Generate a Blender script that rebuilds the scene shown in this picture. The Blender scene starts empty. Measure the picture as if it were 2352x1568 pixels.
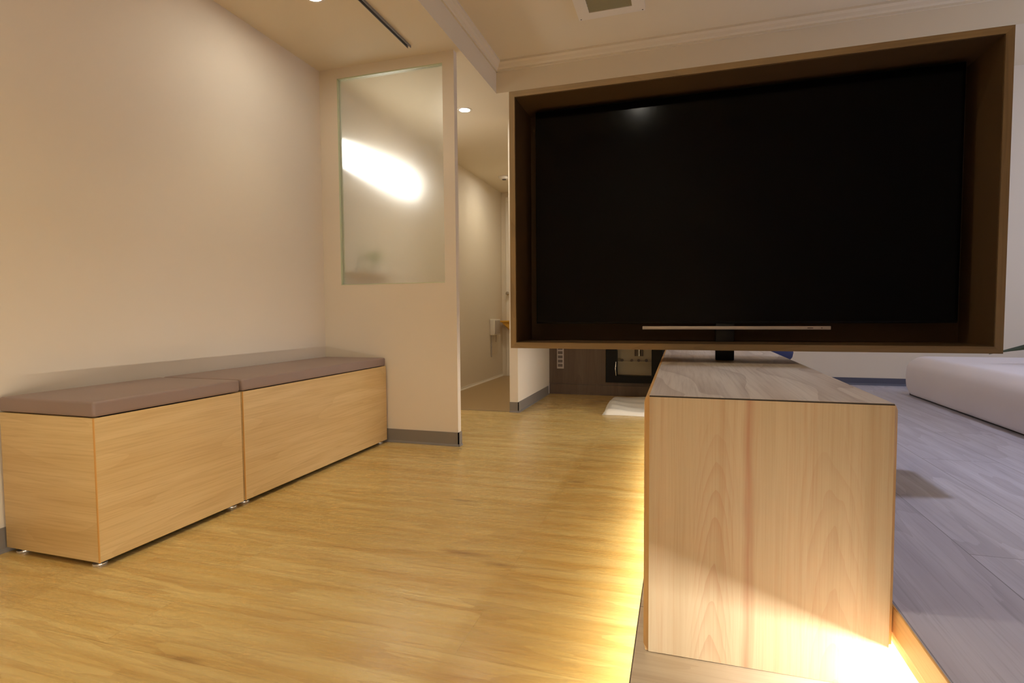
import bpy, bmesh, math, random
from mathutils import Vector, Matrix
random.seed(7)
sc = bpy.context.scene
C = sc.collection

# ------------------------------------------------------------------ camera
CAMH = 0.72
def cam_axes(yaw, pit, rol):
    f = Vector((-math.sin(yaw)*math.cos(pit), math.cos(yaw)*math.cos(pit), math.sin(pit)))
    r = Vector((math.cos(yaw), math.sin(yaw), 0)); u = r.cross(f)
    return math.cos(rol)*r+math.sin(rol)*u, -math.sin(rol)*r+math.cos(rol)*u, f
r_, u_, f_ = cam_axes(0.299, -0.0503, -0.0074)
cd = bpy.data.cameras.new('camera'); cam = bpy.data.objects.new('camera', cd); C.objects.link(cam)
cd.sensor_width = 36.0; cd.lens = 36.0*1254.28/2352.0; cd.clip_start = 0.02
m = Matrix((r_, u_, -f_)).transposed().to_4x4(); m.translation = (0, 0, CAMH)
cam.matrix_world = m
sc.camera = cam

# ------------------------------------------------------------------ world, exposure
w = bpy.data.worlds.new('world'); sc.world = w; w.use_nodes = True
w.node_tree.nodes['Background'].inputs[0].default_value = (0.5, 0.6, 0.9, 1)
w.node_tree.nodes['Background'].inputs[1].default_value = 0.3
sc.view_settings.view_transform = 'Standard'; sc.view_settings.look = 'None'
sc.view_settings.exposure = -0.10; sc.view_settings.gamma = 1.0; sc.view_settings.use_curve_mapping = False
sc.cycles.max_bounces = 10; sc.cycles.diffuse_bounces = 6; sc.cycles.sample_clamp_indirect = 6.0

WARM = (1.0, 0.97, 0.82)
WARM2 = (1.0, 0.94, 0.82)
COOL = (0.74, 0.78, 1.0)
LW = (1.0, 0.86, 0.52)

def light(name, kind, loc, energy, color, rot=None, parent=None, **kw):
    ld = bpy.data.lights.new(name, kind); ld.energy = energy; ld.color = color
    for k, v in kw.items(): setattr(ld, k, v)
    o = bpy.data.objects.new(name, ld); C.objects.link(o); o.location = loc
    if rot: o.rotation_euler = rot
    if parent: o.parent = parent
    return o
# daylight from the window in the wall on the right (outside the frame)
light('window_daylight', 'AREA', (2.86, 2.8, 1.45), 13.0, (0.60, 0.70, 1.0), rot=(0, math.radians(90), 0), shape='RECTANGLE', size=1.1, size_y=1.4)

# ------------------------------------------------------------------ node helper
class NT:
    def __init__(s, name):
        s.m = bpy.data.materials.new(name); s.m.use_nodes = True
        s.t = s.m.node_tree; s.b = s.t.nodes['Principled BSDF']
    def n(s, typ, **kw):
        nd = s.t.nodes.new(typ)
        for k, v in kw.items():
            if k.startswith('_'): setattr(nd, k[1:], v)
        for k, v in kw.items():
            if not k.startswith('_'): s.put(nd.inputs[k.replace('__', ' ')], v)
        return nd
    def put(s, inp, v):
        if hasattr(v, 'links') or isinstance(v, bpy.types.NodeSocket): s.t.links.new(v, inp)
        else: inp.default_value = v
    def math(s, op, a, b=None, c=None):
        nd = s.t.nodes.new('ShaderNodeMath'); nd.operation = op
        s.put(nd.inputs[0], a)
        if b is not None: s.put(nd.inputs[1], b)
        if c is not None: s.put(nd.inputs[2], c)
        return nd.outputs[0]
    def vec(s, x, y, z):
        nd = s.t.nodes.new('ShaderNodeCombineXYZ')
        for i, v in enumerate((x, y, z)): s.put(nd.inputs[i], v)
        return nd.outputs[0]
    def noise(s, v, scale=1.0, detail=3.0, rough=0.5, dist=0.0):
        nd = s.t.nodes.new('ShaderNodeTexNoise'); s.put(nd.inputs['Vector'], v)
        nd.inputs['Scale'].default_value = scale; nd.inputs['Detail'].default_value = detail
        nd.inputs['Roughness'].default_value = rough; nd.inputs['Distortion'].default_value = dist
        return nd.outputs[0]
    def mix(s, f, a, b):
        nd = s.t.nodes.new('ShaderNodeMix'); nd.data_type = 'RGBA'
        s.put(nd.inputs[0], f); s.put(nd.inputs[6], a); s.put(nd.inputs[7], b)
        return nd.outputs[2]
    def rng(s, v, a, b, c=0.0, d=1.0):
        nd = s.t.nodes.new('ShaderNodeMapRange'); s.put(nd.inputs[0], v)
        for i, x in enumerate((a, b, c, d)): nd.inputs[i+1].default_value = x
        return nd.outputs[0]
    def coords(s, kind='Object'):
        tc = s.t.nodes.new('ShaderNodeTexCoord'); sp = s.t.nodes.new('ShaderNodeSeparateXYZ')
        s.t.links.new(tc.outputs[kind], sp.inputs[0]); return sp.outputs
    def bump(s, h, strength=0.1, dist=0.001):
        nd = s.t.nodes.new('ShaderNodeBump'); nd.inputs['Strength'].default_value = strength
        nd.inputs['Distance'].default_value = dist; s.put(nd.inputs['Height'], h)
        s.t.links.new(nd.outputs[0], s.b.inputs['Normal'])
    def set(s, **kw):
        for k, v in kw.items(): s.put(s.b.inputs[k.replace('__', ' ')], v)

def srgb(r, g, b):
    f = lambda c: c/12.92 if c <= 0.04045 else ((c+0.055)/1.055)**2.4
    return (f(r/255), f(g/255), f(b/255), 1.0)

def plain(name, col, rough=0.6, metal=0.0, spec=0.5, grain=0.0):
    t = NT(name); x, y, z = t.coords()
    if grain:
        n = t.noise(t.vec(x, y, z), 3.0, 4)
        c2 = tuple(c*(1-grain) for c in col[:3])+(1,)
        t.set(Base__Color=t.mix(n, col, c2))
        t.bump(t.noise(t.vec(x, y, z), 260, 2), 0.06, 0.0006)
    else: t.set(Base__Color=col)
    t.set(Roughness=rough, Metallic=metal); t.b.inputs['Specular IOR Level'].default_value = spec
    return t.m

def emis(name, col, strength):
    t = NT(name); t.set(Base__Color=(0.8, 0.8, 0.8, 1), Emission__Color=col+(1,), Emission__Strength=strength); return t.m

def wood(name, light_c, mid_c, dark_c, grain='Y', across='X', rough=0.45, rings=9.0, ring_amt=0.35, su=3.0, sv=0.55, seed=0.0, spec=0.4):
    """plain-sawn veneer: contour lines of a stretched noise make the cathedrals"""
    t = NT(name); xyz = dict(zip('XYZ', t.coords()))
    u, v = xyz[across], xyz[grain]; o = [xyz[k] for k in 'XYZ' if k not in (across, grain)][0]
    low = t.noise(t.vec(t.math('MULTIPLY', u, su), t.math('MULTIPLY', v, sv), t.math('ADD', t.math('MULTIPLY', o, 1.7), seed)), 1.0, 1.5, 0.4)
    wob = t.noise(t.vec(t.math('MULTIPLY', u, 30.0), t.math('MULTIPLY', v, 4.0), seed), 1.0, 2)
    ph = t.math('ADD', t.math('MULTIPLY', low, rings), t.math('MULTIPLY', wob, 0.25))
    ring = t.math('POWER', t.math('FRACT', ph), 3.0)
    fine = t.noise(t.vec(t.math('MULTIPLY', u, 170.0), t.math('MULTIPLY', v, 4.0), t.math('MULTIPLY', o, 20.0)), 1.0, 3, 0.6)
    broad = t.noise(t.vec(t.math('MULTIPLY', u, 9.0), t.math('MULTIPLY', v, 0.7), seed+3.0), 1.0, 3, 0.5)
    c = t.mix(t.rng(broad, 0.35, 0.68), light_c, mid_c)
    c = t.mix(t.math('MULTIPLY', ring, ring_amt), c, dark_c)
    c = t.mix(t.math('MULTIPLY', t.rng(fine, 0.45, 0.75), 0.35), c, dark_c)
    t.set(Base__Color=c, Roughness=rough); t.b.inputs['Specular IOR Level'].default_value = spec
    t.bump(fine, 0.12, 0.0006)
    return t.m

def planks(name, light_c, mid_c, dark_c, along='X', length=1.22, width=0.18, rough=0.35, seam=0.35, knots=(), knot_c=None, coat=0.0, off=0.0, rings=8.0, offa=0.0):
    t = NT(name); X, Y, Z = t.coords()
    a, b = (X, Y) if along == 'X' else (Y, X)
    br = t.n('ShaderNodeTexBrick', Vector=t.vec(t.math('ADD', a, offa), t.math('ADD', b, off), 0.0), Scale=1.0)
    br.offset = 0.37; br.offset_frequency = 2
    br.inputs['Color1'].default_value = (0, 0, 0, 1); br.inputs['Color2'].default_value = (1, 1, 1, 1); br.inputs['Mortar'].default_value = (0.5, 0.5, 0.5, 1)
    br.inputs['Mortar Size'].default_value = 0.0011; br.inputs['Mortar Smooth'].default_value = 0.1
    br.inputs['Brick Width'].default_value = length; br.inputs['Row Height'].default_value = width
    sep = t.n('ShaderNodeSeparateColor', Color=br.outputs[0]).outputs[0]
    idn = t.math('MULTIPLY', sep, 13.0)
    low = t.noise(t.vec(t.math('MULTIPLY', a, 0.9), t.math('MULTIPLY', b, 6.0), idn), 1.0, 1.5, 0.4)
    wob = t.noise(t.vec(t.math('MULTIPLY', a, 5.0), t.math('MULTIPLY', b, 45.0), idn), 1.0, 2)
    ring = t.math('POWER', t.math('FRACT', t.math('ADD', t.math('MULTIPLY', low, rings), t.math('MULTIPLY', wob, 0.4))), 2.0)
    fine = t.noise(t.vec(t.math('MULTIPLY', a, 5.0), t.math('MULTIPLY', b, 160.0), idn), 1.0, 4, 0.65)
    streak = t.noise(t.vec(t.math('MULTIPLY', a, 1.6), t.math('MULTIPLY', b, 22.0), idn), 1.0, 3, 0.55)
    c = t.mix(t.rng(streak, 0.36, 0.66), light_c, mid_c)
    c = t.mix(t.math('MULTIPLY', ring, 0.28), c, dark_c)
    c = t.mix(t.math('MULTIPLY', t.rng(fine, 0.5, 0.8), 0.5), c, dark_c)
    c = t.mix(t.math('MULTIPLY', t.rng(sep, 0.0, 1.0), 0.18), c, mid_c)
    wn = t.noise(t.vec(t.math('MULTIPLY', a, 14.0), t.math('MULTIPLY', b, 30.0), 0.0), 1.0, 2)
    for (kx, ky, sx, sy) in knots:
        dx = t.math('DIVIDE', t.math('SUBTRACT', a, kx), sx); dy = t.math('DIVIDE', t.math('SUBTRACT', b, ky), sy)
        d = t.math('SQRT', t.math('ADD', t.math('MULTIPLY', dx, dx), t.math('MULTIPLY', dy, dy)))
        d = t.math('ADD', d, t.math('MULTIPLY', wn, 0.9))
        k = t.rng(d, 1.45, 0.55)
        c = t.mix(t.math('MULTIPLY', k, 0.5), c, knot_c or dark_c)
    c = t.mix(t.math('MULTIPLY', br.outputs[1], seam), c, tuple(v*0.35 for v in dark_c[:3])+(1,))
    t.set(Base__Color=c, Roughness=t.rng(fine, 0.3, 0.8, rough, rough+0.12)); t.b.inputs['Specular IOR Level'].default_value = 0.4
    t.bump(fine, 0.10, 0.0005)
    return t.m

M = {}
M['wall'] = plain('painted_plaster', srgb(226, 215, 197), 0.75, grain=0.03)
M['ceil'] = plain('ceiling_paint', srgb(228, 216, 192), 0.8, grain=0.03)
M['trimwhite'] = plain('white_trim', srgb(235, 228, 216), 0.5)
M['skirt'] = plain('grey_vinyl_skirting', srgb(128, 122, 116), 0.45, grain=0.06)
M['skirt_dark'] = plain('slate_skirting', srgb(86, 88, 104), 0.5, grain=0.06)
M['floor'] = planks('oak_vinyl_planks', srgb(222, 196, 130), srgb(208, 174, 104), srgb(160, 112, 54), 'X',
    knots=[(-0.488, 1.457, 0.060, 0.020), (-0.408, 2.283, 0.055, 0.022), (-0.62, 1.50, 0.10, 0.022), (-1.0, 0.86, 0.09, 0.014), (-0.80, 1.93, 0.10, 0.016)], knot_c=srgb(120, 72, 28), off=0.045, seam=0.15, rough=0.22)
M['step'] = planks('greige_step_boards', srgb(236, 226, 208), srgb(228, 214, 194), srgb(200, 182, 158), 'X', 0.9, 0.9, seam=0.7, off=-0.2, offa=-0.058)
M['platform'] = planks('grey_washed_planks', srgb(196, 196, 212), srgb(180, 179, 196), srgb(134, 132, 148), 'Y', 1.22, 0.20, 0.5, seam=0.55, off=0.074)
M['corridor'] = plain('tan_vinyl', srgb(168, 140, 96), 0.35, grain=0.08)
M['bench'] = wood('oak_laminate', srgb(216, 190, 138), srgb(202, 172, 116), srgb(160, 122, 70), 'Y', 'Z', ring_amt=0.16, su=7.0, sv=0.9, rings=6.0, seed=2.0)
M['bench_x'] = wood('oak_laminate_end', srgb(216, 190, 138), srgb(202, 172, 116), srgb(160, 122, 70), 'X', 'Z', ring_amt=0.16, su=7.0, sv=0.9, rings=6.0, seed=5.0)
M['edge'] = plain('oak_edge_band', srgb(214, 160, 84), 0.5, grain=0.1)
M['cushion'] = plain('taupe_leatherette', srgb(140, 120, 112), 0.5, grain=0.05)
M['foot'] = plain('nickel', srgb(210, 208, 205), 0.3, metal=0.8)
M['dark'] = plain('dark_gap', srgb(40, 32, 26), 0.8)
M['shelltop'] = wood('ash_laminate_top', srgb(206, 196, 184), srgb(190, 176, 162), srgb(128, 104, 92), 'Y', 'X', ring_amt=0.35, su=7, sv=1.6, rings=6.0, seed=9.0)
M['shellside'] = wood('ash_laminate_side', srgb(206, 170, 116), srgb(190, 150, 98), srgb(140, 98, 56), 'Z', 'Y', ring_amt=0.2, seed=1.0)
M['nosing'] = wood('oak_nosing', srgb(226, 188, 132), srgb(212, 170, 110), srgb(176, 126, 72), 'Y', 'Z', ring_amt=0.15, seed=4.0)
M['surround'] = wood('walnut_grey_laminate', srgb(150, 126, 90), srgb(130, 108, 76), srgb(94, 74, 52), 'X', 'Z', ring_amt=0.25, su=9, sv=1.4, seed=6.0)
M['surround_v'] = wood('walnut_grey_laminate_upright', srgb(150, 126, 90), srgb(130, 108, 76), srgb(94, 74, 52), 'Z', 'X', ring_amt=0.25, su=9, sv=1.4, seed=8.0)
M['innerwood'] = plain('shaded_lining', srgb(88, 68, 45), 0.6, spec=0.2, grain=0.15)  # surround wood again, darkened: shade inside the box put into its colour
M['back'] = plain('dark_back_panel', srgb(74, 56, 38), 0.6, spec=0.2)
M['black'] = plain('black_plastic', srgb(14, 14, 15), 0.45, spec=0.2)
M['screen'] = plain('black_glass_screen', srgb(2, 2, 3), 0.12, spec=0.11)
M['silver'] = plain('brushed_silver', srgb(190, 180, 172), 0.35, metal=0.35)
M['post'] = plain('black_steel', srgb(16, 16, 18), 0.4, spec=0.3)
M['darkpanel'] = wood('brown_panelling', srgb(102, 86, 70), srgb(90, 72, 58), srgb(64, 48, 38), 'Z', 'X', ring_amt=0.25, su=6, sv=0.8, seed=12.0)
M['towel'] = plain('white_terry', srgb(228, 222, 208), 0.9, grain=0.05)
M['mattress'] = plain('white_cotton_cover', srgb(224, 220, 228), 0.9, grain=0.03)
M['navy'] = plain('navy_fabric', srgb(40, 48, 92), 0.8, grain=0.1)
M['leaf'] = plain('dark_leaf', srgb(46, 62, 30), 0.4, grain=0.5)
M['leaf_pale'] = plain('pale_green_leaf', srgb(150, 176, 110), 0.5, grain=0.2)
M['pot'] = plain('grey_ceramic', srgb(110, 106, 104), 0.5, grain=0.1)
M['soil'] = plain('soil', srgb(50, 38, 28), 0.9, grain=0.3)
M['ochre'] = plain('ochre_paint', srgb(226, 174, 66), 0.5, grain=0.1)
M['grille'] = plain('olive_grey_grille', srgb(146, 140, 112), 0.5)
M['slotdark'] = plain('slot_grey', srgb(100, 88, 80), 0.7)
M['metal'] = plain('chrome', srgb(200, 196, 190), 0.2, metal=1.0)
M['white'] = plain('white_plastic', srgb(226, 218, 206), 0.45)
M['beige'] = plain('beige_interior', srgb(190, 178, 150), 0.6, grain=0.1)
M['plate'] = plain('pale_plate', srgb(176, 164, 154), 0.5)
M['led_low'] = emis('led_low_step', WARM, 95.0)
M['led_high'] = emis('led_platform', WARM2, 260.0)
M['lamp'] = emis('downlight_glow', (1.0, 0.93, 0.80), 260.0)
M['panelglow'] = emis('wall_panel_glow', (1.0, 0.95, 0.86), 7.0)

def pane_glass():
    t = NT('frosted_glass'); x, y, z = t.coords()
    t.set(Base__Color=(0.96, 0.98, 0.95, 1), Roughness=0.42, IOR=1.2)
    t.b.inputs['Transmission Weight'].default_value = 1.0
    t.bump(t.noise(t.vec(x, y, z), 160, 2), 0.25, 0.001)
    return t.m
M['glass'] = pane_glass()
M['glassedge'] = plain('pale_green_glass_edge', srgb(196, 206, 176), 0.3)

# ------------------------------------------------------------------ console end-panel veneer with its two cathedrals
def console_front():
    t = NT('ash_laminate_front'); X, Y, Z = t.coords()
    wob = t.noise(t.vec(t.math('MULTIPLY', X, 10.0), t.math('MULTIPLY', Z, 5.0), 0.0), 1.0, 2)
    base = t.mix(t.rng(t.noise(t.vec(t.math('MULTIPLY', X, 14.0), t.math('MULTIPLY', Z, 0.5), 3.0), 1.0, 3), 0.35, 0.68), srgb(188, 172, 144), srgb(172, 153, 123))
    col = base
    for (x0, wd, k, tilt, seed) in ((-0.077, 0.030, 17.0, 0.02, 0.0), (0.112, 0.046, 13.0, -0.05, 5.0)):
        xc = t.math('SUBTRACT', t.math('SUBTRACT', X, x0), t.math('MULTIPLY', Z, tilt))
        q = t.math('DIVIDE', xc, wd)
        q2 = t.math('POWER', t.math('ABSOLUTE', q), 1.8)
        n = t.noise(t.vec(t.math('MULTIPLY', X, 16.0), t.math('MULTIPLY', Z, 6.0), seed), 1.0, 3)
        ph = t.math('ADD', t.math('ADD', t.math('MULTIPLY', Z, k), t.math('MULTIPLY', q2, 2.4)), t.math('MULTIPLY', n, 2.2))
        ring = t.math('POWER', t.math('FRACT', ph), 2.6)
        mask = t.math('MULTIPLY', t.rng(t.math('ABSOLUTE', q), 1.4, 0.6), t.rng(Z, 0.45, 0.30))
        col = t.mix(t.math('MULTIPLY', t.math('MULTIPLY', ring, mask), 0.34 if seed == 0.0 else 0.2), col, srgb(158, 110, 82))
    # long vertical lines
    ln = t.noise(t.vec(t.math('ADD', t.math('MULTIPLY', X, 70.0), t.math('MULTIPLY', wob, 1.5)), t.math('MULTIPLY', Z, 0.9), 7.0), 1.0, 3, 0.6)
    col = t.mix(t.math('MULTIPLY', t.rng(ln, 0.5, 0.75), 0.35), col, srgb(164, 120, 80))
    # reddish streak
    sx = t.math('ADD', X, t.math('MULTIPLY', t.math('SUBTRACT', wob, 0.5), 0.02))
    st = t.rng(t.math('ABSOLUTE', t.math('SUBTRACT', sx, -0.022)), 0.011, 0.0)
    stn = t.noise(t.vec(t.math('MULTIPLY', X, 160.0), t.math('MULTIPLY', Z, 4.0), 2.0), 1.0, 3)
    col = t.mix(t.math('MULTIPLY', t.math('MULTIPLY', st, stn), 1.1), col, srgb(150, 90, 60))
    fine = t.noise(t.vec(t.math('MULTIPLY', X, 420.0), t.math('MULTIPLY', Z, 6.0), 0.0), 1.0, 3)
    col = t.mix(t.math('MULTIPLY', t.rng(fine, 0.45, 0.8), 0.22), col, srgb(140, 98, 62))
    t.set(Base__Color=col, Roughness=0.5); t.bump(fine, 0.08, 0.0004)
    return t.m
M['front'] = console_front()

# ------------------------------------------------------------------ mesh helpers
def link(name, bm, mat, parent=None, smooth=False, loc=(0, 0, 0)):
    me = bpy.data.meshes.new(name); bm.normal_update()
    if smooth:
        for f in bm.faces: f.smooth = True
    bm.to_mesh(me); bm.free()
    if not isinstance(mat, (list, tuple)): mat = [mat]
    for mm in mat: me.materials.append(mm)
    o = bpy.data.objects.new(name, me); C.objects.link(o); o.location = loc
    if parent: o.parent = parent
    if smooth: me.set_sharp_from_angle(angle=math.radians(40)) if hasattr(me, 'set_sharp_from_angle') else None
    return o
def bx(bm, a, b, bevel=0.0, seg=2, mat=0):
    vs = [bm.verts.new((x, y, z)) for x in (a[0], b[0]) for y in (a[1], b[1]) for z in (a[2], b[2])]
    idx = [(0, 1, 3, 2), (4, 6, 7, 5), (0, 4, 5, 1), (2, 3, 7, 6), (0, 2, 6, 4), (1, 5, 7, 3)]
    fs = [bm.faces.new([vs[i] for i in q]) for q in idx]
    for f in fs: f.material_index = mat
    if bevel:
        es = list({e for f in fs for e in f.edges})
        r = bmesh.ops.bevel(bm, geom=es, offset=bevel, segments=seg, profile=0.5, affect='EDGES')
        for f in r['faces']: f.material_index = mat
def box(name, a, b, mat, parent=None, bevel=0.0, seg=2, smooth=None):
    """world-space box; under a parent the coordinates are shifted to the parent's base"""
    off = Vector(parent.location) if parent else Vector((0, 0, 0))
    if parent and parent.parent: off = off + Vector(parent.parent.location)
    bm = bmesh.new(); bx(bm, Vector(a)-off, Vector(b)-off, bevel, seg)
    return link(name, bm, mat, parent, smooth=bool(bevel) if smooth is None else smooth)
def lathe(bm, prof, cx=0, cy=0, cz=0, n=32):
    rings = []
    for (r, z) in prof:
        if r < 1e-6: rings.append([bm.verts.new((cx, cy, cz+z))])
        else: rings.append([bm.verts.new((cx+r*math.cos(2*math.pi*i/n), cy+r*math.sin(2*math.pi*i/n), cz+z)) for i in range(n)])
    for A, B in zip(rings, rings[1:]):
        if len(A) == 1 and len(B) == 1: continue
        for i in range(n):
            j = (i+1) % n
            if len(A) == 1: bm.faces.new((A[0], B[j], B[i]))
            elif len(B) == 1: bm.faces.new((A[i], A[j], B[0]))
            else: bm.faces.new((A[i], A[j], B[j], B[i]))
    bmesh.ops.recalc_face_normals(bm, faces=bm.faces)
def tube(bm, pts, r, n=10):
    prev = None; rings = []
    for i, p in enumerate(pts):
        p = Vector(p); d = (Vector(pts[min(i+1, len(pts)-1)])-Vector(pts[max(i-1, 0)])).normalized()
        s = d.orthogonal().normalized() if prev is None else (prev-d*prev.dot(d)).normalized()
        prev = s; t = d.cross(s)
        rings.append([bm.verts.new(p+r*(math.cos(2*math.pi*k/n)*s+math.sin(2*math.pi*k/n)*t)) for k in range(n)])
    for A, B in zip(rings, rings[1:]):
        for k in range(n): bm.faces.new((A[k], A[(k+1) % n], B[(k+1) % n], B[k]))
    bm.faces.new(rings[0][::-1]); bm.faces.new(rings[-1])
    bmesh.ops.recalc_face_normals(bm, faces=bm.faces)
def prism_y(bm, prof, y0, y1):
    """profile in (x, z) extruded along Y"""
    A = [bm.verts.new((x, y0, z)) for x, z in prof]; B = [bm.verts.new((x, y1, z)) for x, z in prof]
    n = len(prof)
    for i in range(n): bm.faces.new((A[i], A[(i+1) % n], B[(i+1) % n], B[i]))
    bm.faces.new(A[::-1]); bm.faces.new(B); bmesh.ops.recalc_face_normals(bm, faces=bm.faces)
def prism_x(bm, prof, x0, x1):
    A = [bm.verts.new((x0, y, z)) for y, z in prof]; B = [bm.verts.new((x1, y, z)) for y, z in prof]
    n = len(prof)
    for i in range(n): bm.faces.new((A[i], A[(i+1) % n], B[(i+1) % n], B[i]))
    bm.faces.new(A[::-1]); bm.faces.new(B); bmesh.ops.recalc_face_normals(bm, faces=bm.faces)
def struct(o): o['kind'] = 'structure'; return o
def thing(name, label, cat, loc, group=None):
    o = bpy.data.objects.new(name, None); C.objects.link(o); o.location = loc; o.empty_display_size = 0.1
    return tag(o, label, cat, group)
def tag(o, label, cat, group=None):
    o['label'] = label; o['category'] = cat
    if group: o['group'] = group
    return o

# ------------------------------------------------------------------ room shell
XL, XR, YF, YB, YE = -1.986, 2.90, -1.60, 3.90, 6.06     # left / right wall, wall behind camera, right back wall, corridor end
ZC, ZT = 2.114, 2.30                                     # low ceiling, tray ceiling
YW, YW2, XH = 2.734, 2.775, -1.154                       # half wall
ZS, ZP, XS, XP = 0.13, 0.26, -0.074, 0.322               # step and platform
struct(box('floor', (XL-0.1, YF-0.1, -0.08), (0.10, 3.80, 0.0), M['floor']))
bm = bmesh.new(); bx(bm, (-1.128, 3.80, -0.08), (0.10, 4.90, 0.0)); struct(link('floor', bm, M['floor']))
struct(box('floor', (XL-0.1, 3.80, -0.08), (-1.128, YE+0.1, 0.0), M['corridor']))
struct(box('wall_left', (XL-0.10, YF-0.1, 0), (XL, YE+0.1, ZC), M['wall']))
struct(box('wall_front', (XL, YF-0.1, 0), (XR, YF, ZT), M['wall']))
struct(box('wall_right', (XR, YF-0.1, 0), (XR+0.1, YB+0.1, ZT), M['wall']))
bm = bmesh.new(); bx(bm, (0.10, YB, 0), (XR, YB+0.1, ZC)); bx(bm, (0.0, YB, 0), (0.10, 4.9, ZC)); struct(link('wall_back', bm, M['wall']))
struct(box('wall_corridor', (XL, YE, 0), (-1.10, YE+0.1, ZC), M['wall']))
# half wall with its glazed opening
G0, G1, GB, GT = -1.870, -1.220, 0.893, 2.056
bm = bmesh.new()
bx(bm, (XL, YW, 0), (G0, YW2, ZC)); bx(bm, (G1, YW, 0), (XH, YW2, ZC))
bx(bm, (G0, YW, 0), (G1, YW2, GB)); bx(bm, (G0, YW, GT), (G1, YW2, ZC))
struct(link('wall_half', bm, M['wall']))
win = bpy.data.objects.new('window_1', None); C.objects.link(win); win.location = (G0, YW, GB); struct(win)
box('pane', (G0, YW+0.012, GB), (G1, YW+0.020, GT), M['glass'], win)
bm = bmesh.new(); o = Vector(win.location); w2 = 0.006
for a, b in (((G0, YW-0.001, GB), (G0+w2, YW+0.03, GT)), ((G0, YW-0.001, GT-w2), (G1, YW+0.03, GT)), ((G0, YW-0.001, GB), (G1, YW+0.03, GB+0.004))):
    bx(bm, Vector(a)-o, Vector(b)-o)
link('frame', bm, M['glassedge'], win)
# partition and its end
struct(box('wall_partition', (-1.191, 3.80, 0), (-1.128, YE, ZC), M['wall']))
# ceilings: low ceiling with the raised tray on the camera side
bm = bmesh.new()
bx(bm, (XL-0.1, YF-0.1, ZC), (-1.124, YE+0.1, ZC+0.35)); bx(bm, (-1.124, 3.35, ZC), (XR+0.1, YE+0.1, ZC+0.35))
struct(link('ceiling', bm, M['ceil']))
struct(box('ceiling', (-1.124, YF-0.1, ZT), (XR+0.1, 3.35, ZT+0.1), M['ceil']))
# stepped crown moulding round the tray
prof = [(0, 0), (0.010, 0), (0.010, 0.012), (0.020, 0.020), (0.026, 0.034), (0.038, 0.044), (0.038, 0.056), (0, 0.056)]
bm = bmesh.new(); prism_y(bm, [(-1.124+x, ZT-0.056+z) for x, z in prof], YF, 3.35); struct(link('trim_1', bm, M['ceil']))
bm = bmesh.new(); prism_x(bm, [(3.35-x, ZT-0.056+z) for x, z in prof], -1.124, XR); struct(link('trim_2', bm, M['ceil']))
# skirting boards
def skirt_x(name, x0, x1, y, z, h, mat, side=-1):
    bm = bmesh.new(); s = side
    prism_x(bm, [(y, z), (y+s*0.012, z), (y+s*0.010, z+0.006), (y+s*0.006, z+0.012), (y+s*0.006, z+h), (y, z+h)], x0, x1)
    return struct(link(name, bm, mat))
def skirt_y(name, y0, y1, x, z, h, mat, side=1):
    bm = bmesh.new(); s = side
    prism_y(bm, [(x, z), (x+s*0.012, z), (x+s*0.010, z+0.006), (x+s*0.006, z+0.012), (x+s*0.006, z+h), (x, z+h)], y0, y1)
    return struct(link(name, bm, mat))
skirt_y('baseboard_left', YF, YW, XL, 0, 0.076, M['skirt'])
skirt_x('baseboard_half', XL+0.012, XH+0.006, YW, 0, 0.076, M['skirt'])
skirt_y('baseboard_half', YW-0.006, YW2, XH, 0, 0.076, M['skirt'])
skirt_x('baseboard_partition', -1.191, -1.122, 3.80, 0, 0.076, M['skirt'])
skirt_y('baseboard_partition', 3.794, 4.74, -1.128, 0, 0.076, M['skirt'])
skirt_y('baseboard_corridor', 3.80, YE, XL, 0, 0.022, M['trimwhite'])
skirt_x('baseboard_back', 0.34, XR, YB, ZP, 0.045, M['skirt_dark'])
struct(box('trim_3', (XL, 3.792, 0.0), (-1.191, 3.806, 0.004), M['metal']))      # threshold strip
# corridor end: door casing
bm = bmesh.new()
bx(bm, (-1.93, YE-0.02, 0), (-1.87, YE, 2.0), 0.004); bx(bm, (-1.93, YE-0.02, 2.0), (-1.19, YE, 2.06), 0.004); bx(bm, (-1.25, YE-0.02, 0), (-1.191, YE, 2.0), 0.004)
struct(link('trim_4', bm, M['trimwhite']))
dr = struct(box('door_1', (-1.87, YE-0.012, 0.004), (-1.25, YE, 2.0), M['trimwhite']))
# dark panelled wall at the back of the oak floor
bm = bmesh.new(); bx(bm, (-1.128, 4.80, 0.09), (-0.62, 4.9, ZC)); bx(bm, (-0.10, 4.80, 0.09), (0.0, 4.9, ZC)); bx(bm, (-0.62, 4.80, 0.09), (-0.10, 4.9, 0.115)); bx(bm, (-0.62, 4.80, 0.60), (-0.10, 4.9, ZC))
bx(bm, (-0.62, 5.02, 0.09), (-0.10, 5.1, 0.7))
struct(link('wall_panelled', bm, M['darkpanel']))
struct(box('baseboard_panelled', (-1.122, 4.785, 0), (0.0, 4.80, 0.09), M['darkpanel']))

# ------------------------------------------------------------------ step and platform
bm = bmesh.new(); bx(bm, (-0.055, YF, 0.0), (0.385, 3.20, 0.115)); struct(link('wall_step', bm, M['nosing']))
struct(box('floor', (XS+0.002, YF, 0.115), (0.385, 3.20, ZS), M['step'], bevel=0.0008))
struct(box('trim_5', (XS, YF, 0.1036), (XS+0.010, 3.20, ZS-0.0006), M['skirt']))
struct(box('wall_platform', (0.385, YF, 0), (XR, YB, ZP-0.014), M['nosing']))
struct(box('floor', (XP+0.002, YF, ZP-0.014), (XR, YB, ZP), M['platform'], bevel=0.0008))
bm = bmesh.new(); bx(bm, (XP, YF, 0.214), (XP+0.022, YB, ZP-0.001), 0.002); bx(bm, (XP+0.003, YF, 0.197), (XP+0.022, YB, 0.214)); struct(link('trim_6', bm, M['nosing']))
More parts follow.
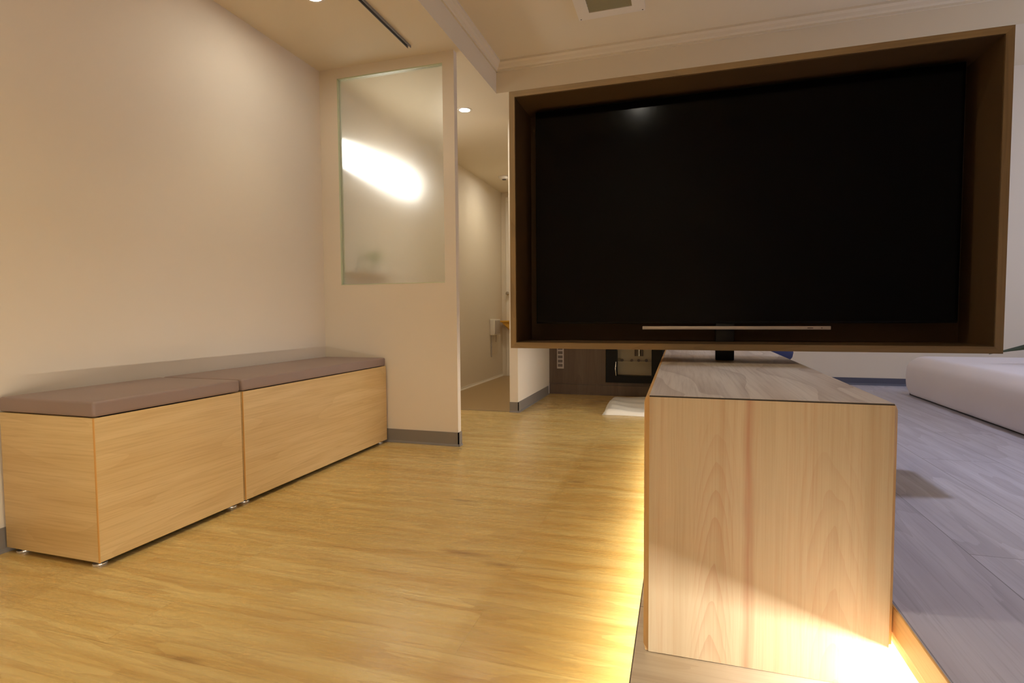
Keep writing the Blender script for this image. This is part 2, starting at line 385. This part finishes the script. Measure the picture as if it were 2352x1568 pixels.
# LED strips tucked under the two nosings
def strip(a, b, glow, axis, sign):
    bm = bmesh.new(); bx(bm, a, b); bm.normal_update()
    for f in bm.faces: f.material_index = 1 if f.normal[axis]*sign > 0.9 else 0
    return link('led_strip', bm, [M['white'], glow])
s = tag(strip((0.372, YF+0.02, 0.180), (0.384, YB-0.02, 0.192), M['led_high'], 0, -1), 'glowing warm light strip under the grey platform edge', 'light strip')
s = tag(strip((-0.0635, YF+0.02, 0.103), (-0.0555, 3.18, 0.1145), M['led_low'], 2, -1), 'glowing warm light strip under the low step beside the yellow oak floor', 'light strip')

# ------------------------------------------------------------------ storage benches
def bench(y0, y1, label, seed):
    t = thing('storage_bench', label, 'bench', (-1.581, y0, 0), 'oak storage benches along the left wall')
    zb, zt = 0.017, 0.434; xb = XL+0.016; o = Vector(t.location)
    bm = bmesh.new()
    bx(bm, Vector((-1.584, y0+0.0005, zb))-o, Vector((-1.581, y1-0.0005, zt))-o, 0.0008)
    f = link('front_panel', bm, M['bench'], t)
    box('side_panel', (xb, y0, zb), (-1.5842, y0+0.018, zt), M['bench_x'], t, 0.001)
    box('side_panel', (xb, y1-0.018, zb), (-1.5842, y1, zt), M['bench_x'], t, 0.001)
    box('edge_band', (-1.5845, y0-0.0006, zb), (-1.5804, y0+0.0022, zt), M['edge'], f if False else t)
    box('carcass', (xb+0.001, y0+0.019, zb+0.004), (-1.5845, y1-0.019, zt-0.002), M['dark'], t)
    bm = bmesh.new()
    nx, ny = 14, 24; X0, X1, Y0, Y1 = xb-0.004, -1.581, y0+0.0, y1-0.003
    bx(bm, Vector((X0, Y0, zt+0.002))-o, Vector((X1, Y1, 0.480))-o, 0.008, 4)
    for k in range(1, 12):
        for co, no in (((X0-o.x+(X1-X0)*k/12, 0, 0), (1, 0, 0)), ((0, (Y1-Y0)*k/12, 0), (0, 1, 0))):
            bmesh.ops.bisect_plane(bm, geom=bm.verts[:]+bm.edges[:]+bm.faces[:], plane_co=co, plane_no=no)
    for v in bm.verts:
        u = (v.co.x+o.x-X0)/(X1-X0); q = (v.co.y+o.y-Y0)/(Y1-Y0)
        if v.co.z > 0.4795: v.co.z += 0.006*max(0.0, math.sin(math.pi*u)*math.sin(math.pi*q))
    link('seat_cushion', bm, M['cushion'], t, smooth=True)
    for fx in (-1.612, xb+0.04):
        for fy in (y0+0.022, y1-0.03):
            bm = bmesh.new(); lathe(bm, [(0, 0), (0.018, 0), (0.019, 0.003), (0.018, 0.007), (0.006, 0.008), (0.006, 0.021), (0, 0.021)], fx-o.x, fy-o.y, 0, 20)
            link('foot', bm, M['foot'], t, smooth=True)
    return t
bench(1.112, 1.653, 'oak storage bench with taupe cushion, the nearer of the pair, its end panel showing', 1)
bench(1.663, 2.716, 'oak storage bench with taupe cushion, the longer one touching the glazed half wall', 2)

# ------------------------------------------------------------------ television console
t = thing('television_console', 'long low console with pale ash laminate finish carrying the framed television', 'console', (0.13, 0.954, ZS))
c0, c1, y0, y1, ct = -0.058, 0.320, 0.954, 2.75, 0.580
bm = bmesh.new(); o = Vector(t.location)
k = 0.009
# shell: top and left side share the small chamfered corners
prof = [(c0+k, ct), (c1-k, ct), (c1-k, ct-0.018), (c0+k, ct-0.018)]
prism_y(bm, [(x-o.x, z-o.z) for x, z in prof], 0.0, y1-y0); link('top_panel', bm, M['shelltop'], t)
for nm, pr in (('side_panel', [(c0+k, ct-0.0005), (c0+0.002, ct-0.005), (c0, ct-0.012), (c0, ZS+0.010), (c0+0.004, ZS+0.002), (c0+k, ZS+0.001), (c0+k+0.008, ZS+0.001), (c0+k+0.008, ct-0.019), (c0+k, ct-0.019)]),
               ('side_panel', [(c1-k, ct-0.0005), (c1-0.002, ct-0.005), (c1, ct-0.012), (c1, ZS+0.001), (c1-k-0.008, ZS+0.001), (c1-k-0.008, ct-0.019), (c1-k, ct-0.019)])):
    bm = bmesh.new(); prism_y(bm, [(x-o.x, z-o.z) for x, z in pr], 0.0, y1-y0)
    for v in bm.verts:                                   # eased front corner
        wx = v.co.x+o.x
        if v.co.y < 0.001 and (abs(wx-c0) < 0.003 or abs(wx-c1) < 0.003): v.co.y += 0.008 if wx < 0.1 else 0.014
    link(nm, bm, M['shellside'], t)
p = box('end_panel', (c0+k, y0-0.0015, ZS+0.001), (c1-k+0.0005, y0+0.016, ct-0.0025), M['front'], t)
bm = bmesh.new(); bx(bm, Vector((c0+k, y0-0.0018, ct-0.0025))-o, Vector((c1-k, y0+0.002, ct-0.0008))-o); link('edge_seam', bm, M['dark'], t)
box('end_panel', (c0+k+0.001, y1-0.016, ZS+0.001), (c1-k-0.001, y1-0.001, ct-0.02), M['front'], t)

# ------------------------------------------------------------------ television in its deep wooden surround
TY, TD = 1.60, 0.20
tx0, tx1, tz0, tz1, th = -0.497, 0.743, 0.6155, 1.386, 0.017
t = thing('television', 'large black television set deep inside a wooden box surround above the console', 'television', (0.125, 1.70, 0.58))
o = Vector(t.location)
def pyb(bm, pts, y0, y1):
    prism_y(bm, [(x-o.x, z-o.z) for x, z in pts], y0-o.y, y1-o.y)
for nm, pts, mt in (('surround_board', [(tx0, tz1), (tx1, tz1), (tx1-th, tz1-th), (tx0+th, tz1-th)], M['surround']),
                    ('surround_board', [(tx0, tz0), (tx1, tz0), (tx1-th, tz0+th), (tx0+th, tz0+th)], M['surround']),
                    ('surround_board', [(tx0, tz0), (tx0, tz1), (tx0+th, tz1-th), (tx0+th, tz0+th)], M['surround_v']),
                    ('surround_board', [(tx1, tz0), (tx1, tz1), (tx1-th, tz1-th), (tx1-th, tz0+th)], M['surround_v'])):
    bm = bmesh.new(); pyb(bm, pts, TY, TY+TD); link(nm, bm, mt, t)
L = 0.002
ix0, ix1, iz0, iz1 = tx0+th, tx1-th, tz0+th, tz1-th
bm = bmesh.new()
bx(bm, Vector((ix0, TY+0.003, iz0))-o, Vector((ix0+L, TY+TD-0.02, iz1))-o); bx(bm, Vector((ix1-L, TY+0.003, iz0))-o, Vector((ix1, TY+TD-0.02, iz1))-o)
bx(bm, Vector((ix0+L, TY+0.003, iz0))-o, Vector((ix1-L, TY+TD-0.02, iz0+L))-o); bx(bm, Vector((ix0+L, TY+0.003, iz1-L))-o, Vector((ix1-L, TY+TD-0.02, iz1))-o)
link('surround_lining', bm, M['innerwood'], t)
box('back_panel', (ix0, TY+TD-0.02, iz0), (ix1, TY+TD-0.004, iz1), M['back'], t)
sx0, sx1, sz0, sz1 = -0.440, 0.690, 0.694, 1.352
box('bezel', (sx0-0.003, 1.704, sz0-0.006), (sx1+0.003, 1.745, sz1+0.003), M['black'], t, 0.003)
box('screen', (sx0, 1.702, sz0), (sx1, 1.7045, sz1), M['screen'], t)
bar = box('trim_bar', (-0.109, 1.692, 0.6705), (0.396, 1.706, 0.6800), M['silver'], t, 0.0008)
for (a, b) in ((0.338, 0.352), (0.372, 0.375)):
    bm = bmesh.new(); bx(bm, Vector((a, 1.6915, 0.6740))-o, Vector((b, 1.6925, 0.6765))-o); link('badge', bm, M['slotdark'], bar)
box('stand_neck', (0.100, 1.708, 0.5802), (0.151, 1.735, 0.690), M['post'], t, 0.002)

# ------------------------------------------------------------------ folded white towel
bm = bmesh.new(); nx, ny = 26, 34; X0, X1, Y0, Y1 = -0.535, -0.05, 3.86, 4.60
def tz(u, v):
    e = min(u, 1-u, v, 1-v)
    return 0.030*min(1, e/0.05)**0.5 + 0.006*math.sin(9*u+3*v)*min(1, e/0.1) + 0.004*math.sin(23*v+7*u)*min(1, e/0.1)
G = [[bm.verts.new((X0+(X1-X0)*i/nx+0.010*math.sin(6.0*j/ny+1), Y0+(Y1-Y0)*j/ny+0.012*math.sin(5*i/nx), 0.001+tz(i/nx, j/ny))) for j in range(ny+1)] for i in range(nx+1)]
Bt = [[bm.verts.new((v.co.x, v.co.y, 0.001)) for v in row] for row in G]
for i in range(nx):
    for j in range(ny):
        bm.faces.new((G[i][j], G[i+1][j], G[i+1][j+1], G[i][j+1])); bm.faces.new((Bt[i][j], Bt[i][j+1], Bt[i+1][j+1], Bt[i+1][j]))
for i in range(nx):
    bm.faces.new((G[i][0], Bt[i][0], Bt[i+1][0], G[i+1][0])); bm.faces.new((G[i][ny], G[i+1][ny], Bt[i+1][ny], Bt[i][ny]))
for j in range(ny):
    bm.faces.new((G[0][j], G[0][j+1], Bt[0][j+1], Bt[0][j])); bm.faces.new((G[nx][j], Bt[nx][j], Bt[nx][j+1], G[nx][j+1]))
bmesh.ops.remove_doubles(bm, verts=bm.verts, dist=0.0004)
bmesh.ops.recalc_face_normals(bm, faces=bm.faces)
tag(link('floor_towel', bm, M['towel'], smooth=True), 'folded white cloth lying on the oak floor beyond the console', 'cloth')

# ------------------------------------------------------------------ mattress, navy stool, plant on the platform
mt = thing('floor_mattress', 'thick white covered mattress lying on the grey platform floor', 'mattress', (1.189, 1.5, ZP))
bm = bmesh.new(); MX0, MX1, MY0, MY1, MZ = 0.0, 0.78, 0.0, 2.03, 0.215
bx(bm, (MX0, MY0, 0.006), (MX1, MY1, MZ))
bmesh.ops.bevel(bm, geom=[e for e in bm.edges if abs(e.verts[0].co.z-e.verts[1].co.z) > 0.1], offset=0.09, segments=6, profile=0.5, affect='EDGES')
bmesh.ops.bevel(bm, geom=[e for e in bm.edges if e.verts[0].co.z > 0.2 and e.verts[1].co.z > 0.2 and len(e.link_faces) == 2 and e.calc_face_angle() > 0.9], offset=0.062, segments=6, profile=0.5, affect='EDGES')
bmesh.ops.bevel(bm, geom=[e for e in bm.edges if e.verts[0].co.z < 0.01 and e.verts[1].co.z < 0.01 and e.calc_face_angle() > 0.9], offset=0.02, segments=3, profile=0.5, affect='EDGES')
bmesh.ops.bisect_plane(bm, geom=bm.verts[:]+bm.edges[:]+bm.faces[:], plane_co=(0, 0.5, 0), plane_no=(0, 1, 0))
for i in range(1, 28):
    bmesh.ops.bisect_plane(bm, geom=bm.verts[:]+bm.edges[:]+bm.faces[:], plane_co=(0, 0.1+i*0.066, 0), plane_no=(0, 1, 0))
for zc in (0.05, 0.085, 0.12):
    bmesh.ops.bisect_plane(bm, geom=bm.verts[:]+bm.edges[:]+bm.faces[:], plane_co=(0, 0, zc), plane_no=(0, 0, 1))
for v in bm.verts:
    if 0.03 < v.co.z < 0.19 and (v.co.x < 0.02):
        v.co.x += -0.012*math.sin(math.pi*v.co.z/0.21) + 0.0035*math.sin(v.co.y*41)*math.cos(v.co.y*13)
link('cover', bm, M['mattress'], mt, smooth=True)
box('underside_shade', (1.21, 1.52, ZP+0.0005), (1.95, 3.50, ZP+0.010), M['dark'], mt)  # dark sheet standing in for the shade below the mattress edge

st = thing('round_stool', 'navy blue round padded seat just showing past the console top edge', 'stool', (0.33+0.045, 3.30, ZP))
bm = bmesh.new(); lathe(bm, [(0, 0.185), (0.17, 0.187), (0.195, 0.196), (0.210, 0.215), (0.215, 0.24), (0.208, 0.27), (0.18, 0.288), (0, 0.295)], 0, 0, 0, 48); link('seat', bm, M['navy'], st, smooth=True)
bm = bmesh.new(); lathe(bm, [(0, 0.0), (0.14, 0.0), (0.14, 0.012), (0.03, 0.022), (0.025, 0.185), (0, 0.185)], 0, 0, 0, 32); link('pedestal', bm, M['metal'], st, smooth=True)

side = thing('side_stand', 'small grey stand on the platform beyond the mattress carrying the potted plant', 'stand', (2.20, 3.0, ZP))
bm = bmesh.new(); lathe(bm, [(0, 0.18), (0.15, 0.18), (0.155, 0.187), (0.15, 0.195), (0, 0.195)], 0, 0, 0, 32); link('stand_top', bm, M['pot'], side, smooth=True)
for a in range(3):
    bm = bmesh.new(); q = a*2.094; tube(bm, [(0.14*math.cos(q), 0.14*math.sin(q), 0), (0.09*math.cos(q), 0.09*math.sin(q), 0.182)], 0.010); link('leg', bm, M['pot'], side, smooth=True)
pl = thing('potted_plant', 'potted plant with long dark mottled leaves poking out above the white mattress', 'plant', (2.20, 3.0, ZP+0.196))
bm = bmesh.new(); lathe(bm, [(0, 0), (0.07, 0), (0.095, 0.12), (0.10, 0.13), (0.092, 0.13), (0.088, 0.115), (0, 0.115)], 0, 0, 0, 32); link('pot', bm, M['pot'], pl, smooth=True)
bm = bmesh.new(); lathe(bm, [(0, 0.116), (0.086, 0.116), (0.05, 0.121), (0, 0.122)], 0, 0, 0, 24); link('soil', bm, M['soil'], pl, smooth=True)
def leaf(bm, p0, p1, p2, wd, roll=0.0):
    n = 14; prev = None; th = 0.0015
    for i in range(n+1):
        s = i/n; p = (1-s)**2*Vector(p0)+2*s*(1-s)*Vector(p1)+s*s*Vector(p2)
        d = (2*(1-s)*(Vector(p1)-Vector(p0))+2*s*(Vector(p2)-Vector(p1))).normalized()
        sd = d.cross(Vector((0, 0, 1))).normalized(); up = sd.cross(d)
        sd, up = sd*math.cos(roll)+up*math.sin(roll), up*math.cos(roll)-sd*math.sin(roll)
        ww = wd*(0.25+0.75*math.sin(math.pi*min(1, s*0.95+0.05))**0.6)*(1 if s < 0.7 else max(0.02, (1-s)/0.3)**0.8)
        ring = [bm.verts.new(p+sd*ww+up*ww*0.35+up*th), bm.verts.new(p+up*th), bm.verts.new(p-sd*ww+up*ww*0.35+up*th), bm.verts.new(p-sd*ww+up*ww*0.35-up*th), bm.verts.new(p-up*th), bm.verts.new(p+sd*ww+up*ww*0.35-up*th)]
        if prev:
            for k in range(6): bm.faces.new((prev[k], prev[(k+1) % 6], ring[(k+1) % 6], ring[k]))
        else: bm.faces.new(ring[::-1])
        prev = ring
    bm.faces.new(prev); bmesh.ops.recalc_face_normals(bm, faces=bm.faces)
zo = 0.12
for (p1, p2, wd, *roll) in (((-0.35, -0.02, 0.20), (-0.86, 0.0, 0.066), 0.036, 0.9), ((-0.30, -0.1, 0.26), (-0.77, -0.06, 0.098), 0.022, 0.5), ((-0.2, 0.12, 0.36), (-0.48, 0.25, 0.24), 0.03),
                     ((0.1, -0.15, 0.38), (0.3, -0.3, 0.22), 0.03), ((0.12, 0.12, 0.42), (0.32, 0.3, 0.3), 0.03), ((0, -0.1, 0.4), (-0.12, -0.3, 0.42), 0.028)):
    bm = bmesh.new(); leaf(bm, (0.0, 0.0, zo), p1, p2, wd, *roll); link('leaf', bm, M['leaf'], pl, smooth=True)

# ------------------------------------------------------------------ ceiling fittings
def downlight(x, y, z, label, power, spot=True, col=(1.0, 0.84, 0.62), group='recessed ceiling downlights', angle=150, soft=0.035):
    t = thing('downlight', label, 'light', (x, y, z), group)
    bm = bmesh.new(); lathe(bm, [(0.036, -0.004), (0.048, -0.003), (0.050, 0.0), (0.036, 0.0)], 0, 0, 0, 32)
    link('trim_ring', bm, M['white'], t, smooth=True)
    bm = bmesh.new(); lathe(bm, [(0, -0.002), (0.036, -0.002), (0.036, -0.0005), (0, -0.0005)], 0, 0, 0, 32); link('lens', bm, M['lamp'], t)
    light('downlight_beam', 'SPOT', (0, 0, -0.012), power, col, parent=t, spot_size=math.radians(angle), spot_blend=0.9, shadow_soft_size=soft)
    return t
downlight(-1.418, 3.542, ZC, 'round glowing downlight in the low ceiling beyond the glazed half wall', 11, col=LW, angle=110)
downlight(-1.543, 2.10, ZC, 'round glowing downlight cut by the top edge above the benches', 9, col=LW, angle=95)
downlight(-1.543, 0.40, ZC, 'round downlight in the low ceiling behind the camera near the left wall', 5, col=LW, angle=150)
downlight(-0.31, -0.93, ZT, 'round downlight in the raised ceiling behind the camera, mirrored in the screen', 3, col=LW)
downlight(-0.95, 0.85, ZT, 'added unseen downlight in the raised ceiling, brightening the oak floor left of the console', 24, col=LW, angle=130, soft=0.10)  # lamp added out of view to lift the floor centre and the walls
downlight(1.20, 1.70, ZT, 'round cool white downlight in the raised ceiling right of the television', 58, col=COOL, soft=0.05)
downlight(-1.55, 5.2, ZC, 'round downlight in the low ceiling at the far end of the corridor', 7, col=LW)

t = thing('smoke_detector', 'tiny pale detector on the corridor ceiling next to the television frame', 'detector', (-1.719, 5.349, ZC))
bm = bmesh.new(); lathe(bm, [(0, -0.030), (0.035, -0.030), (0.05, -0.022), (0.058, -0.008), (0.058, 0), (0, 0)], 0, 0, 0, 32); link('body', bm, M['white'], t, smooth=True)
bm = bmesh.new(); lathe(bm, [(0, -0.034), (0.02, -0.034), (0.022, -0.0305), (0, -0.0305)], 0, 0, 0, 24); link('sensor', bm, M['slotdark'], t, smooth=True)

# curtain track / slot rail
t = thing('ceiling_track', 'long thin dark metal track fixed on the low ceiling', 'track', (-1.356, 0.6, ZC))
o = Vector(t.location); bm = bmesh.new()
for a, b in (((-1.366, 0.6, ZC-0.012), (-1.3635, 2.626, ZC)), ((-1.3485, 0.6, ZC-0.012), (-1.346, 2.626, ZC)), ((-1.3635, 0.6, ZC-0.003), (-1.3485, 2.626, ZC))):
    bx(bm, Vector(a)-o, Vector(b)-o)
link('rail', bm, M['skirt'], t)
box('slot', (-1.3633, 0.602, ZC-0.010), (-1.3487, 2.6, ZC-0.0032), M['dark'], t)

# air vent in the tray ceiling
t = thing('ceiling_vent', 'square ceiling air vent with pale frame and grey-green louvres', 'vent', (-0.358, 2.80, ZT))
o = Vector(t.location); vx0, vx1, vy0, vy1 = -0.530, -0.186, 2.62, 2.99; fw = 0.062; bm = bmesh.new()
for a, b in (((vx0, vy0, ZT-0.014), (vx0+fw, vy1, ZT)), ((vx1-fw, vy0, ZT-0.014), (vx1, vy1, ZT)), ((vx0+fw, vy0, ZT-0.014), (vx1-fw, vy0+fw, ZT)), ((vx0+fw, vy1-fw, ZT-0.014), (vx1-fw, vy1, ZT))):
    bx(bm, Vector(a)-o, Vector(b)-o)
link('frame', bm, M['trimwhite'], t)
for i in range(9):
    yy = vy0+fw+0.012+i*0.027; bm = bmesh.new()
    prism_x(bm, [(yy-o.y, -0.002), (yy-o.y+0.002, -0.001), (yy-o.y+0.018, -0.011), (yy-o.y+0.016, -0.012)], vx0+fw-o.x, vx1-fw-o.x); link('louvre', bm, M['grille'], t)
for x in (vx0+0.012, vx1-0.012):
    bm = bmesh.new(); lathe(bm, [(0, -0.0155), (0.003, -0.0155), (0.0035, -0.014), (0, -0.014)], x-o.x, vy1-0.012-o.y, 0, 12); link('screw', bm, M['slotdark'], t)

# ------------------------------------------------------------------ beyond the half wall
t = thing('wall_light_panel', 'wide glowing wall light seen blurred through the frosted pane', 'light', (XL, 3.40, 1.69))
box('housing', (XL+0.0005, 2.88, 1.61), (XL+0.03, 3.82, 1.78), M['white'], t, 0.004)
box('diffuser', (XL+0.030, 2.89, 1.62), (XL+0.045, 3.81, 1.77), M['panelglow'], t, 0.003)
t = thing('leafy_sprig', 'small green sprig in a pale vase, blurred behind the frosted pane', 'plant', (-1.90, 3.15, 0.992))
bm = bmesh.new(); lathe(bm, [(0, 0), (0.022, 0), (0.028, 0.03), (0.018, 0.06), (0.015, 0.06), (0.02, 0.03), (0, 0.005)], 0, 0, 0, 20); link('vase', bm, M['white'], t, smooth=True)
for k in range(9):
    q = k*0.7; bm = bmesh.new(); leaf(bm, (0, 0, 0.05), (0.03*math.cos(q), 0.03*math.sin(q), 0.12), (0.075*math.cos(q), 0.075*math.sin(q), 0.11+0.01*(k % 3)), 0.014); link('leaf', bm, M['leaf_pale'], t, smooth=True)
tag(box('wall_shelf', (XL+0.0005, 2.95, 0.975), (XL+0.17, 3.45, 0.991), M['white'], None, 0.002), 'slim white shelf hidden behind the frosted pane', 'shelf')

t = thing('wall_intercom', 'white wall box with hanging cord on the corridor wall', 'wall box', (XL, 5.73, 0.57))
box('housing', (XL+0.0005, 5.62, 0.490), (XL+0.055, 5.82, 0.665), M['white'], t, 0.008, 3)
box('cover', (XL+0.055, 5.64, 0.505), (XL+0.062, 5.80, 0.650), M['plate'], t, 0.003)
bm = bmesh.new(); tube(bm, [(0.012, -0.08, -0.08), (0.010, -0.082, -0.18), (0.008, -0.08, -0.25), (0.008, -0.075, -0.32)], 0.006); link('cord', bm, M['plate'], t, smooth=True)
bm = bmesh.new(); tube(bm, [(0.03, 0.02, -0.08), (0.03, 0.022, -0.12), (0.028, 0.02, -0.16)], 0.004); link('switch_pull', bm, M['plate'], t, smooth=True)
# ochre wedge bracket and hook on the end door
t = thing('wedge_shelf', 'small ochre wedge shelf at the corridor end touching the frame edge in view', 'shelf', (-1.85, YE-0.02, 0.56))
bm = bmesh.new()
A = [(-0.115, 0.065), (0.12, 0.065), (0.0, -0.075)]
va = [bm.verts.new((x, 0, z)) for x, z in A]; vb = [bm.verts.new((x*0.9, -0.10, z if z > 0 else -0.02)) for x, z in A]
for i in range(3): bm.faces.new((va[i], va[(i+1) % 3], vb[(i+1) % 3], vb[i]))
bm.faces.new(va); bm.faces.new(vb); bmesh.ops.recalc_face_normals(bm, faces=bm.faces); link('bracket', bm, M['ochre'], t)
bm = bmesh.new(); bx(bm, (-0.12, -0.115, 0.0655), (0.125, 0, 0.085), 0.003); link('shelf_top', bm, M['ochre'], t, smooth=True)
t = thing('wall_hook', 'small metal knob on the white door casing at the corridor end', 'knob', (-1.90, YE-0.02, 0.957))
bm = bmesh.new(); lathe(bm, [(0, 0), (0.010, 0), (0.008, 0.02), (0.020, 0.03), (0.022, 0.04), (0.014, 0.05), (0, 0.052)], 0, 0, 0, 20)
bmesh.ops.rotate(bm, verts=bm.verts, cent=(0, 0, 0), matrix=Matrix.Rotation(math.radians(90), 3, 'X')); link('knob', bm, M['metal'], t, smooth=True)

# slotted plate on the dark wall
t = thing('slotted_wall_plate', 'narrow pale plate with a column of grey slots on the dark panelled wall', 'wall plate', (-1.025, 4.80, 0.33))
box('plate', (-1.056, 4.790, 0.228), (-0.994, 4.7995, 0.440), M['plate'], t, 0.002)
for i in range(5):
    box('slot', (-1.046, 4.788, 0.245+i*0.038), (-1.004, 4.7905, 0.270+i*0.038), M['slotdark'], t)
# black framed niche
t = thing('framed_niche', 'black framed opening in the dark panelled wall with small fittings inside', 'niche', (-0.36, 4.80, 0.118))
o = Vector(t.location); nx0, nx1, nz0, nz1 = -0.615, -0.138, 0.118, 0.60; bm = bmesh.new()
for a, b in (((nx0, 4.78, nz0), (-0.524, 4.86, nz1)), ((-0.231, 4.78, nz0), (nx1, 4.86, nz1)), ((-0.524, 4.78, nz0), (-0.231, 4.86, 0.178)), ((-0.524, 4.78, 0.52), (-0.231, 4.86, nz1))):
    bx(bm, Vector(a)-o, Vector(b)-o)
link('frame', bm, M['black'], t)
box('recess', (-0.60, 4.95, 0.14), (-0.15, 4.97, 0.58), M['beige'], t)
box('recess_floor', (-0.60, 4.862, 0.14), (-0.15, 4.95, 0.172), M['beige'], t)
box('ledge', (-0.60, 4.90, 0.285), (-0.15, 4.95, 0.293), M['beige'], t)
for x in (-0.49, -0.405, -0.345, -0.28):
    bm = bmesh.new(); lathe(bm, [(0, 0), (0.012, 0), (0.012, 0.02), (0, 0.02)], 0, 0, 0, 16)
    bmesh.ops.rotate(bm, verts=bm.verts, cent=(0, 0, 0), matrix=Matrix.Rotation(math.radians(90), 3, 'X'))
    bmesh.ops.translate(bm, verts=bm.verts, vec=Vector((x, 4.9, 0.305))-o); link('knob', bm, M['slotdark'], t, smooth=True)
for x, mm in ((-0.375, 'slotdark'), (-0.345, 'metal'), (-0.32, 'slotdark')):
    bm = bmesh.new(); tube(bm, [Vector((x, 4.93, 0.34))-o, Vector((x, 4.93, 0.50))-o], 0.009); link('pipe', bm, M[mm], t, smooth=True)
bm = bmesh.new(); tube(bm, [Vector((-0.530, 4.775, 0.18))-o, Vector((-0.535, 4.768, 0.24))-o, Vector((-0.530, 4.775, 0.30))-o], 0.005); link('handle', bm, M['metal'], t, smooth=True)

# window in the right wall (outside the frame)
wn = bpy.data.objects.new('window_2', None); C.objects.link(wn); wn.location = (XR, 2.8, 1.45); struct(wn)
o = Vector(wn.location); bm = bmesh.new()
for a, b in (((XR-0.03, 2.05, 0.85), (XR, 2.10, 2.05)), ((XR-0.03, 3.50, 0.85), (XR, 3.55, 2.05)), ((XR-0.03, 2.10, 0.85), (XR, 3.50, 0.90)), ((XR-0.03, 2.10, 2.0), (XR, 3.50, 2.05)), ((XR-0.03, 2.785, 0.90), (XR, 2.815, 2.0))):
    bx(bm, Vector(a)-o, Vector(b)-o)
link('window_frame', bm, M['trimwhite'], wn)
M['sky'] = emis('daylit_pane', (0.72, 0.80, 1.0), 0.6)
box('pane', (XR-0.012, 2.1, 0.9), (XR-0.002,3.5, 2.0), M['sky'], wn)
